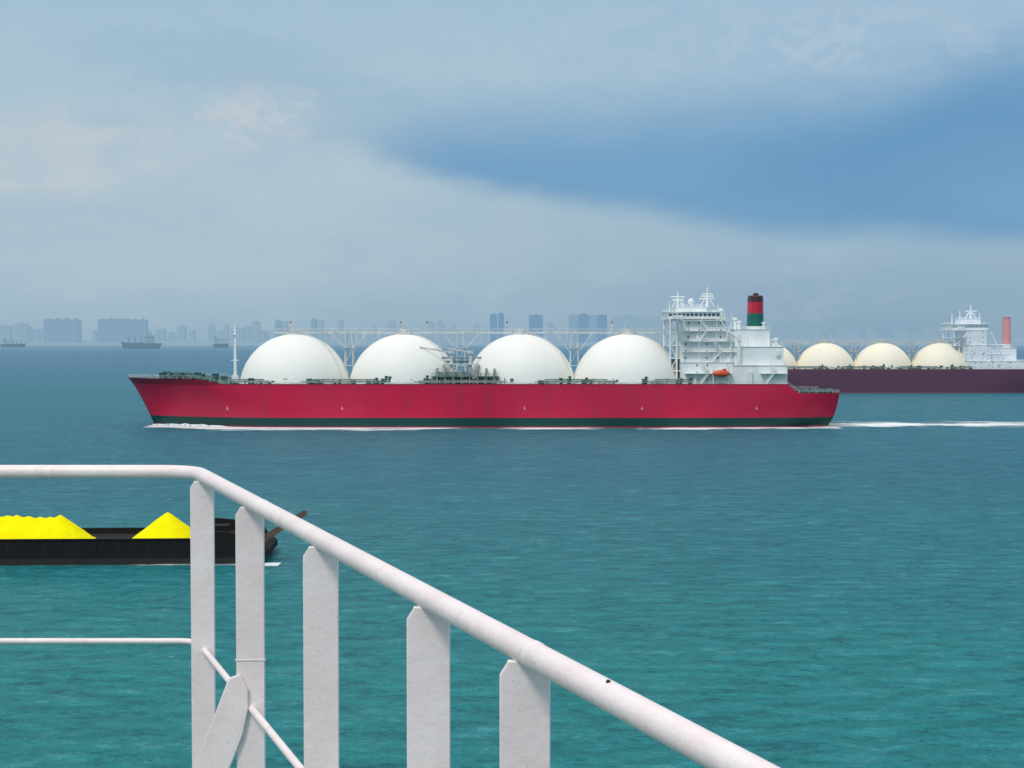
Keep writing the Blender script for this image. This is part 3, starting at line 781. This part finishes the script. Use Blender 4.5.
M_fh=paint("hazy_ship_hull",(.04,.06,.08),.9,.1,.05,haze_glow=(.095,.175,.235)); M_fw=paint("hazy_ship_house",(.16,.18,.20),.9,.1,.05,haze_glow=(.12,.20,.26))
def small_ship(px0,px1,pyw,label,hh=8,house=.8,dirn=1,tall=20,cargo=True,hm=None,hwid=1.0):
    d=CAMZ*F/(pyw-340); qq=d/F; Ls=(px1-px0)*qq; cx=((px0+px1)/2-512)*qq
    e=empty("distant_ship",(cx,d,0),label,"ship","ships anchored off the shore"); hb=Ls*.07
    n=16; b=MB()
    for lvl,(z,f) in enumerate(((-1,.86),(hh*.5,.94),(hh,1.0))):
        for sgn in (-1,1):
            for i in range(n+1):
                t=i/n; x=(-Ls/2+Ls*t)*f; wv=hb*min(1,(1-abs(2*t-1)**6)+.02)
                zz=z+(hh*.35*max(0,(t-.85)/.15) if lvl==2 else 0)
                b.v.append((x*dirn,sgn*wv,zz))
    m=n+1
    for lvl in range(2):
        for s_ in range(2):
            for i in range(n):
                a=(lvl*2+s_)*m+i; b.f.append((a,a+1,a+2*m+1,a+2*m))
    for i in range(n): a=4*m+i; b.f.append((a,a+1,a+m+1,a+m))
    b.obj("hull",hm or M_fh,e)
    b=MB(); hx=-Ls*(house-.5)*dirn; q_=hwid
    b.box(hx-Ls*.06*q_,hx+Ls*.06*q_,-hb*.8,hb*.8,hh-.5,hh+tall*.6); b.box(hx-Ls*.045*q_,hx+Ls*.05*q_,-hb*.95,hb*.95,hh+tall*.6,hh+tall*.8); b.box(hx-Ls*.05*dirn-2,hx-Ls*.05*dirn+2,-2,2,hh+tall*.6,hh+tall*1.05)
    b.tube([(hx,0,hh+tall*.8),(hx,0,hh+tall*1.3)],.8,6); b.obj("deckhouse",M_fw,e)
    if cargo:
        for i in range(4):
            x=(-Ls*.15+Ls*.15*i)*dirn; b=MB().box(x-Ls*.05,x+Ls*.05,-hb*.6,hb*.6,hh-.5,hh+3)
            b.tube([(x,0,hh),(x,0,hh+tall*.7)],.9,6); b.bar((x,0,hh+tall*.3),(x+Ls*.08*dirn,0,hh+tall*.75),.6)
            b.obj("cargo_crane",M_fh,e)
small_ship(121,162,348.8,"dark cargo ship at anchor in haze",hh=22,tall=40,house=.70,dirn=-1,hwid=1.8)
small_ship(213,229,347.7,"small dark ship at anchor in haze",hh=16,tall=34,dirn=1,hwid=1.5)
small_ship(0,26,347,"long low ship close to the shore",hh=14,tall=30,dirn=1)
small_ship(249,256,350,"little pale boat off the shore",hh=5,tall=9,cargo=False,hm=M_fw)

# ------------------------------------------------------------ foreground railing
m_r,nt,b=newmat("railing_paint")
tc=N(nt,'ShaderNodeTexCoord').outputs['Object']
c=Mix(nt,Sm(nt,Noise(nt,tc,6,5,.6),.3,.7),(.87,.73,.715),(.94,.83,.81))
c=Mix(nt,Sm(nt,Noise(nt,tc,55,4,.7),.64,.72,0,.6),c,(.50,.36,.29))
c=Mix(nt,Sm(nt,Noise(nt,tc,14,6,.7,(1,1,.25)),.56,.75,0,.5),c,(.58,.49,.46))
nt.links.new(c,b.inputs['Base Color']); b.inputs['Roughness'].default_value=.40; b.inputs['Specular IOR Level'].default_value=.45
bp=N(nt,'ShaderNodeBump'); bp.inputs['Distance'].default_value=.002; bp.inputs['Strength'].default_value=.9
nt.links.new(Noise(nt,tc,45,5,.6),bp.inputs['Height']); nt.links.new(bp.outputs[0],b.inputs['Normal'])
DROP=.47
dc=DROP*F/132
C=Vector(((195-512)/F*dc,dc,0))
VX=(-47-512)/F
dv_=Vector((-VX,-1,0))
ZR=CAMZ-DROP; ZL=CAMZ-1.078; ZD=CAMZ-1.60
rl=empty("railing",(C.x,C.y,ZD),"white painted steel ship railing with flat bar posts","railing")
def loc(p,z): return (p.x-C.x,p.y-C.y,z-ZD)
def along(d): return C+dv_*(C.y-d)
def corner(z,rad,dleft=2.6,dend=1.15,n=8):
    pts=[C+Vector((-dleft,0.0,0)),C+Vector((-dleft*.5,0,0))]
    a=C+Vector((-rad,0,0)); u=dv_.normalized(); e_=C+u*rad
    for i in range(n+1):
        t=i/n; pts.append(a*(1-t)**2+C*2*t*(1-t)+e_*t*t)
    for i in range(1,13):
        pts.append(e_+(along(dend)-e_)*i/12)
    return [loc(p,z) for p in pts]
tp=corner(ZR,.14); 
rs=[.0245]*11+[.0245-.0055*(i/12) for i in range(1,13)]
MB().tube(tp,rs,24).obj("top_rail",m_r,rl,ang=60)
lp=corner(ZL,.07); MB().tube(lp,.0105,14).obj("lower_rail",m_r,rl,ang=60)
u=dv_.normalized()
def railpos(px):
    k_=(px-512)/F; return (C.x-VX*C.y)/(k_-VX)
def rad_at(d): return .0245-.0055*max(0,(C.y-d)/(C.y-1.15))
for i,(px,wd) in enumerate(((202,.082),(249,.083),(320,.083),(428,.079),(525,.077))):
    d=railpos(px); p=along(d); x,y,_=loc(p,0); top=ZR-ZD-rad_at(d)*.75; hw=wd/2
    if i==0: y-=.01
    poly=[(-hw,0),(hw,0),(hw,top-.022),(hw*.70,top-.004),(hw*.70,top),(-hw*.70,top),(-hw*.70,top-.004),(-hw,top-.022)]
    o=MB().prism([(x+a,z) for a,z in poly],'y',y-.007,y+.007).obj("post",m_r,rl,ang=20)
    bv=o.modifiers.new("b",'BEVEL'); bv.width=.0025; bv.segments=2
d=railpos(249); p=along(d); x,y,_=loc(p,0)
sc=d/F
zz=lambda py:CAMZ-(py-340)*sc-ZD
xx=lambda q_:x+(q_-249)*sc
o=MB().prism([(xx(184),zz(792)),(xx(220),zz(792)),(xx(242),zz(735)),(xx(247),zz(712)),(xx(247),zz(690)),(xx(239),zz(675)),(xx(228),zz(679))],'y',y-.022,y-.009).obj("brace",m_r,rl,ang=20)
bv=o.modifiers.new("b",'BEVEL'); bv.width=.0025; bv.segments=2
wl=MB()
wl.box(x-.044,x+.044,y-.009,y+.009,zz(662),zz(661))
wl.obj("weld_seam",m_r,rl)
for px in (534,262):
    dd=railpos(px); c0=along(dd); r_=rad_at(dd)+.0014
    MB().tube([loc(c0-u*.012,ZR),loc(c0-u*.006,ZR),loc(c0+u*.006,ZR),loc(c0+u*.012,ZR)],[r_-.002,r_,r_,r_-.002],20).obj("weld_seam",m_r,rl,ang=60)
dd=railpos(612); c0=along(dd); r_=rad_at(dd)
bl=MB(); cx,cy,cz=loc(c0,ZR); bl.lathe(cx-.004,cy,[(.003,cz+r_-.004),(.003,cz+r_+.002),(.0015,cz+r_+.003)],10)
bl.obj("bolt",paint("dark_bolt",(.03,.03,.03),.5,.1,20),rl)
mdk=paint("ship_deck_green",(.09,.16,.13),.6,.15,2,(1,1,1),(.2,.12,.08),.5,bump=.003)
e1=along(-3); c2=C+Vector((-8,0,0))
o=MB().prism([(c2.x,c2.y),(C.x,C.y),(e1.x,e1.y),(c2.x,e1.y)],'z',ZD-.25,ZD).obj("deck",mdk); o["kind"]="structure"
